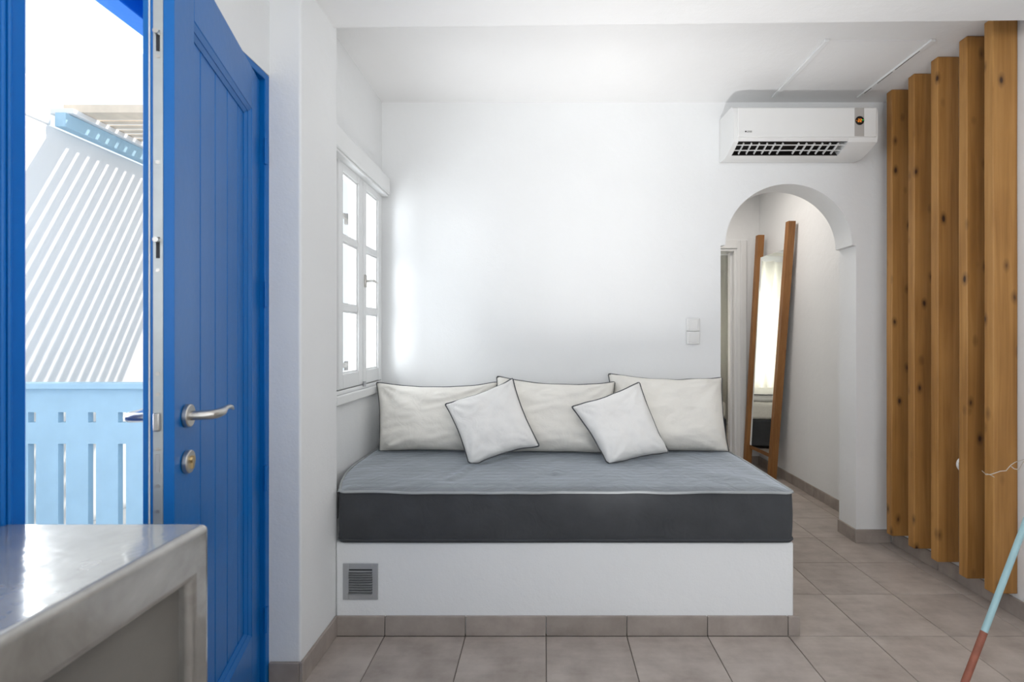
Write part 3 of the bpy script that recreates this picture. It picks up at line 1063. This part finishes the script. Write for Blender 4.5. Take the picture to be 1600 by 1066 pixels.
# ------------------------------------------------------------------ air conditioner
ac = thing('air_conditioner', (1.46, DK, 2.28), 'white wall mounted air conditioner showing 22', 'air conditioner')
ax0, ax1 = 1.057, 1.862
yf = 2.757
prof = [(DK - 0.002, 2.552), (2.80, 2.545), (2.768, 2.527), (yf, 2.50), (yf, 2.352), (2.765, 2.335), (2.83, 2.306), (2.90, 2.286), (DK - 0.002, 2.296)]
notch = [(DK - 0.002, 2.552), (2.80, 2.545), (2.768, 2.527), (yf, 2.50), (yf, 2.352), (2.768, 2.340), (2.845, 2.385), (2.905, 2.335), (2.868, 2.296), (2.90, 2.286), (DK - 0.002, 2.296)]
ox0, ox1 = 1.085, 1.70
body = MB().prism(prof, 'x', ax0, ox0).prism(notch, 'x', ox0, ox1).prism(prof, 'x', ox1, ax1)
body.build('body', 'plastic', ac, bevel=0.004, seg=2, merge=0.0002)
MB().box((ax0 + 0.02, yf - 0.007, 2.358), (ax1 - 0.012, yf + 0.001, 2.522)).build('front_panel', 'plastic', ac, bevel=0.004, seg=3)
MB().prism([(2.772, 2.343), (2.845, 2.383), (2.903, 2.335), (2.870, 2.299), (2.868, 2.301), (2.899, 2.334), (2.845, 2.379), (2.774, 2.340)], 'x', ox0 + 0.001, ox1 - 0.001).build('outlet_lining', 'black', ac)
nf = 13
for k in range(nf):
    if k == 6:
        continue
    xx = ox0 + 0.04 + (ox1 - ox0 - 0.08) * k / (nf - 1)
    MB().prism([(2.782, 2.334), (2.792, 2.344), (2.872, 2.312), (2.862, 2.302)], 'x', xx - 0.002, xx + 0.002).build('fin', 'plastic', ac)
for (yy, zz) in ((2.800, 2.332), (2.838, 2.316)):
    MB().box((ox0, yy - 0.003, zz - 0.002), (ox1, yy + 0.004, zz + 0.002)).build('louvre', 'plastic', ac)
MB().prism([(2.766, 2.338), (2.83, 2.309), (2.868, 2.298), (2.868, 2.302), (2.83, 2.314), (2.768, 2.343)], 'x', ox1 - 0.0, ax1 - 0.02).build('end_flap', 'plastic', ac, bevel=0.001)
stx0, stx1 = 1.727, 1.780
MB().box((stx0, yf - 0.0082, 2.362), (stx1, yf - 0.0069, 2.519)).build('grey_strip', 'sidegrey', ac)
dxc, dzc = 1.7545, 2.448
dsp = MB().cyl((dxc, yf - 0.0085, dzc), (dxc, yf - 0.0105, dzc), 0.0245, n=32).build('display', 'black', ac)
SEG = {'a': (0, 1, 1, 1), 'b': (1, 1, 1, .5), 'g': (0, .5, 1, .5), 'e': (0, .5, 0, 0), 'd': (0, 0, 1, 0)}
for kx in (-0.0098, 0.0022):
    m = MB()
    wd, hg = 0.0072, 0.0155
    for s_ in 'abged':
        xa, za, xb, zb_ = SEG[s_]
        xa, xb = dxc + kx + xa * wd, dxc + kx + xb * wd
        za, zb_ = dzc - hg / 2 + za * hg, dzc - hg / 2 + zb_ * hg
        m.box((min(xa, xb) - 0.0008, yf - 0.0112, min(za, zb_) - 0.0008), (max(xa, xb) + 0.0008, yf - 0.0106, max(za, zb_) + 0.0008))
    m.build('digit', 'orange', dsp)
MB().cyl((dxc + 0.0175, yf - 0.0106, dzc + 0.003), (dxc + 0.0175, yf - 0.0112, dzc + 0.003), 0.003, n=12).build('indicator', 'green', dsp)
MB().cyl((dxc - 0.0185, yf - 0.0106, dzc), (dxc - 0.0185, yf - 0.0112, dzc), 0.0016, n=10).build('indicator', 'orange', dsp)


def text_mesh(txt, size, loc, mat, parent, name):
    cu = bpy.data.curves.new('t', 'FONT')
    cu.body = txt
    cu.size = size
    cu.extrude = 0.0003
    to = bpy.data.objects.new('t', cu)
    COL.objects.link(to)
    dg = bpy.context.evaluated_depsgraph_get()
    me = bpy.data.meshes.new_from_object(to.evaluated_get(dg))
    bpy.data.objects.remove(to)
    me.transform(Matrix.Rotation(math.pi / 2, 4, 'X'))
    me.materials.clear()
    me.materials.append(M[mat])
    o = bpy.data.objects.new(name, me)
    COL.objects.link(o)
    place(o, loc, parent)
    return o


text_mesh('GREE', 0.0125, (1.126, yf - 0.0076, 2.3835), 'black', ac, 'lettering')
MB().cyl((1.1205, yf - 0.0072, 2.388), (1.1205, yf - 0.0078, 2.388), 0.0045, n=16).build('emblem', 'black', ac)

# ------------------------------------------------------------------ ceiling hatch
ch = thing('ceiling_hatch', (1.6, 2.62, ZC - 0.01), 'white ceiling access panel with two aluminium edge rails', 'hatch')
MB().box((1.352, 2.36, ZC - 0.003), (1.848, 2.90, ZC + 0.001)).build('panel', 'ceiling', ch)
for xx in (1.348, 1.852):
    rl = MB().box((xx - 0.012, 2.35, ZC - 0.012), (xx + 0.012, 2.91, ZC)).build('rail', 'white', ch, bevel=0.002)
    if xx > 1.5:
        for (ya, yb) in ((2.43, 2.60), (2.62, 2.74), (2.79, 2.85)):
            MB().box((xx - 0.007, ya, ZC - 0.0128), (xx - 0.003, yb, ZC - 0.0121)).build('slot', 'dark', rl)

# ------------------------------------------------------------------ wooden posts
postD = [2.189, 2.326, 2.497, 2.657, 2.827]
plab = ['nearest tall pine post of the wooden screen, beside the pole', 'second pine post from the front of the wooden screen',
        'middle pine post of the five post wooden screen', 'fourth pine post from the front, second from the arch', 'farthest pine post of the screen, next to the arch wall']
for k, D in enumerate(postD):
    m = MB()
    nz_ = 26
    xa, xb, ya, yb, za, zb_ = 1.990, XR - 0.001, D, D + 0.046, 0.101, ZC - 0.001
    vs, fs = [], []
    for j in range(nz_ + 1):
        z = za + (zb_ - za) * j / nz_
        jx = 0.0022 * noise.noise(Vector((k * 7.1, z * 1.6, 0.5)))
        jy = 0.0022 * noise.noise(Vector((k * 7.1, z * 1.6, 9.5)))
        vs += [(xa + jx, ya + jy, z), (xb, ya + jy, z), (xb, yb + jy, z), (xa + jx * 0.6, yb + jy, z)]
    for j in range(nz_):
        for i in range(4):
            i2 = (i + 1) % 4
            fs.append((j * 4 + i, j * 4 + i2, (j + 1) * 4 + i2, (j + 1) * 4 + i))
    fs += [(3, 2, 1, 0), (nz_ * 4, nz_ * 4 + 1, nz_ * 4 + 2, nz_ * 4 + 3)]
    po = m.add(vs, fs).build('wooden_post', 'pine', None, bevel=0.004, seg=2, smooth=40)
    tag(po, plab[k], 'post', 'posts of the wooden screen')

sk = thing('round_cable_outlet', Q(1499, 726, 2.385), 'white round cable outlet behind the second pine post', 'cable outlet')
cc = Vector((2.030, 2.374, Q(1499, 726, 2.385).z))
MB().cyl(cc, cc + Vector((0, 0.018, 0)), 0.041, 0.038, 32).build('cover', 'plastic', sk, bevel=0.004)
MB().box(cc + Vector((-0.038, -0.001, -0.012)), cc + Vector((-0.033, 0.010, 0.012))).build('slot', 'sidegrey', sk)

# thin wire with bare ends
wr_ = thing('loose_wire', Q(1560, 736, 2.18), 'thin loose twisted wire hooked on the nearest pine post', 'wire')
pts1 = [Q(1534.5, 736, 2.26), Q(1541, 742, 2.20), Q(1548, 741.5, 2.185), Q(1556, 739, 2.175), Q(1563, 736.5, 2.17), Q(1572, 735.8, 2.165), Q(1575, 732, 2.16), Q(1580, 726.5, 2.15), Q(1586, 722.5, 2.14), Q(1594, 720, 2.12), Q(1604, 717, 2.09), Q(1616, 714, 2.05)]
MB().tube(pts1, 0.0016, 6).build('strand', 'wire', wr_)
pts2 = [Q(1541, 740, 2.20), Q(1549, 743, 2.186), Q(1554, 746, 2.18)]
MB().tube(pts2, 0.0013, 6).build('strand', 'wire', wr_)
pts3 = [Q(1580, 729, 2.15), Q(1585, 733, 2.145), Q(1592, 734, 2.13), Q(1595, 729, 2.12), Q(1599, 722, 2.10), Q(1608, 716, 2.07)]
MB().tube(pts3, 0.0018, 6).build('strand', 'wire', wr_)

# pole leaning on the right wall
A = Vector((1.206, 1.50, 0.0))
B = Q(1601, 820, 1.60)
dirp = (B - A)
END = A + dirp * ((XR - 0.022 - A.x) / dirp.x)
pl = thing('painted_pole', A, 'slim pole leaning at right, pale blue above and rust red below', 'pole')
# joint at pixel row 990
best = min((abs((CY + (H - (A + (END - A) * s).z) * F / (A + (END - A) * s).y) - 988), s) for s in [i / 400 for i in range(401)])[1]
J = A + (END - A) * best
A2 = A + Vector((0, 0, 0.004))
MB().cyl(A2, J, 0.0098, 0.0096, 20).build('lower_section', 'polered', pl)
MB().cyl(J, END, 0.0088, 0.0084, 20).build('upper_section', 'polelight', pl)

# added floor fill in a made-up housing, for a flash bounced off the ceiling
up = thing('floor_fill_light', (0.25, 1.38, 0.0), 'added black floor fill light aimed at the recess ceiling, below the view', 'added light')
UPC, UPD = Vector((0.25, 1.38, 0.17)), Vector((0.10, 1.22, 2.48)).normalized()
MB().cyl((0.25, 1.36, 0.002), (0.25, 1.36, 0.03), 0.13, n=32).build('base', 'black', up, bevel=0.004)
MB().cyl(UPC - UPD * 0.14, UPC - UPD * 0.012, 0.07, 0.125, 32).build('housing', 'black', up, bevel=0.003)
ul = area('floor_fill_area', UPC, UPD, 0.2, 0.2, 3.6, (1.0, 0.985, 0.965))
ul.data.shape = 'DISK'
ul.data.spread = math.radians(70)

# ------------------------------------------------------------------ passage: leaning mirror, door casing
mr = thing('leaning_mirror', (2.0, 4.5, 0.0), 'tall mirror between two wooden uprights leaning in the passage', 'mirror')
fb, ft = Vector((1.985, 4.315, 0.0)), Vector((2.045, 4.10, 2.205))
bb_, bt = Vector((1.955, 4.765, 0.0)), Vector((2.022, 4.63, 2.20))
side = (bb_ - fb).normalized()


def upright(a, b, name):
    m = MB()
    ex, ey = Vector((0.030, 0, 0)), side * 0.024
    vs = []
    for q in (a, b):
        vs += [q - ex - ey, q + ex - ey, q + ex + ey, q - ex + ey]
    m.add(vs, [(3, 2, 1, 0), (4, 5, 6, 7), (0, 1, 5, 4), (1, 2, 6, 5), (2, 3, 7, 6), (3, 0, 4, 7)])
    return m.build(name, 'oak', mr, bevel=0.002)


upright(fb, ft, 'upright')
upright(bb_, bt, 'upright')
z0m, z1m = 0.22, 1.985


def along(a, b, z):
    return a + (b - a) * (z / b.z)


off = Vector((-0.012, 0, 0))
m = MB()
f0, f1, b0, b1 = along(fb, ft, z0m), along(fb, ft, z1m), along(bb_, bt, z0m - 0.0), along(bb_, bt, z1m)
m.add([f0 + off, b0 + off, b1 + off, f1 + off, f0, b0, b1, f1], [(0, 1, 2, 3), (7, 6, 5, 4), (0, 4, 5, 1), (1, 5, 6, 2), (2, 6, 7, 3), (3, 7, 4, 0)])
m.build('mirror_glass', 'mirror', mr)
m = MB()
e = Vector((0.018, 0, 0))
for (zc) in (0.20, 1.95):
    q0, q1 = along(fb, ft, zc), along(bb_, bt, zc)
    vs = [q0 + Vector((0.003, 0, -0.02)), q1 + Vector((0.003, 0, -0.02)), q1 + Vector((0.022, 0, -0.02)), q0 + Vector((0.022, 0, -0.02))]
    vs += [v + Vector((0, 0, 0.04)) for v in vs]
    MB().add(vs, [(3, 2, 1, 0), (4, 5, 6, 7), (0, 1, 5, 4), (1, 2, 6, 5), (2, 3, 7, 6), (3, 0, 4, 7)]).build('cross_rail', 'oak', mr)

dc = empty('door_2', (1.5, DE, 0.0))
struct(dc, 'white door casing at the end of the passage', 'door')
cs = MB()
cs.box((hd1 - 0.004, DE - 0.014, 0.0), (hd1 + 0.03, DE, hz + 0.075)).box((hd1 + 0.03, DE - 0.022, 0.0), (hd1 + 0.085, DE, hz + 0.075))
cs.box((hd0 - 0.08, DE - 0.018, hz - 0.004), (hd1 - 0.004, DE, hz + 0.075)).box((hd0 - 0.08, DE - 0.018, 0.0), (hd0 + 0.004, DE, hz - 0.004))
cs.build('casing', 'white', dc, bevel=0.004)
ln = MB().box((hd1 - 0.028, DE + 0.0, 0.0), (hd1, DE + 0.17, hz)).box((hd1 - 0.045, DE + 0.06, 0.0), (hd1 - 0.028, DE + 0.11, hz)).box((hd0, DE, hz - 0.028), (hd1 - 0.028, DE + 0.17, hz)).box((hd0, DE, 0), (hd0 + 0.028, DE + 0.17, hz - 0.028))
ln.build('lining', 'white', dc, bevel=0.003)

# ------------------------------------------------------------------ bedroom seen in the mirror
bed = thing('bed', (1.0, 6.2, 0.0), 'bed with charcoal base and cream bedding reflected in the mirror', 'bed')
MB().box((0.0, 5.55, 0.03), (2.05, 6.85, 0.33)).build('bed_base', 'band', bed, bevel=0.02, seg=3)
MB().box((0.0, 5.56, 0.331), (2.05, 6.85, 0.52)).build('mattress', 'linen', bed, bevel=0.04, seg=4)
MB().box((0.02, 5.70, 0.521), (2.03, 6.80, 0.60)).build('duvet', 'linen2', bed, bevel=0.035, seg=4)
MB().tube([(0.02, 5.70, 0.60), (1.0, 5.69, 0.605), (2.03, 5.70, 0.60)], 0.006, 8).build('piping', 'pipe', bed)
cu = MB()
cu.grid(lambda u, v: (0.1 + 2.5 * u, 6.98 + 0.035 * math.sin(u * 2.5 * 38 + 0.7 * math.sin(u * 11)), 0.05 + 2.35 * v), 260, 2)
co = cu.build('window_curtain', 'curtain', None, smooth=80, solid=0.002)
tag(co, 'sheer white curtain behind the bed reflected in the mirror', 'curtain')
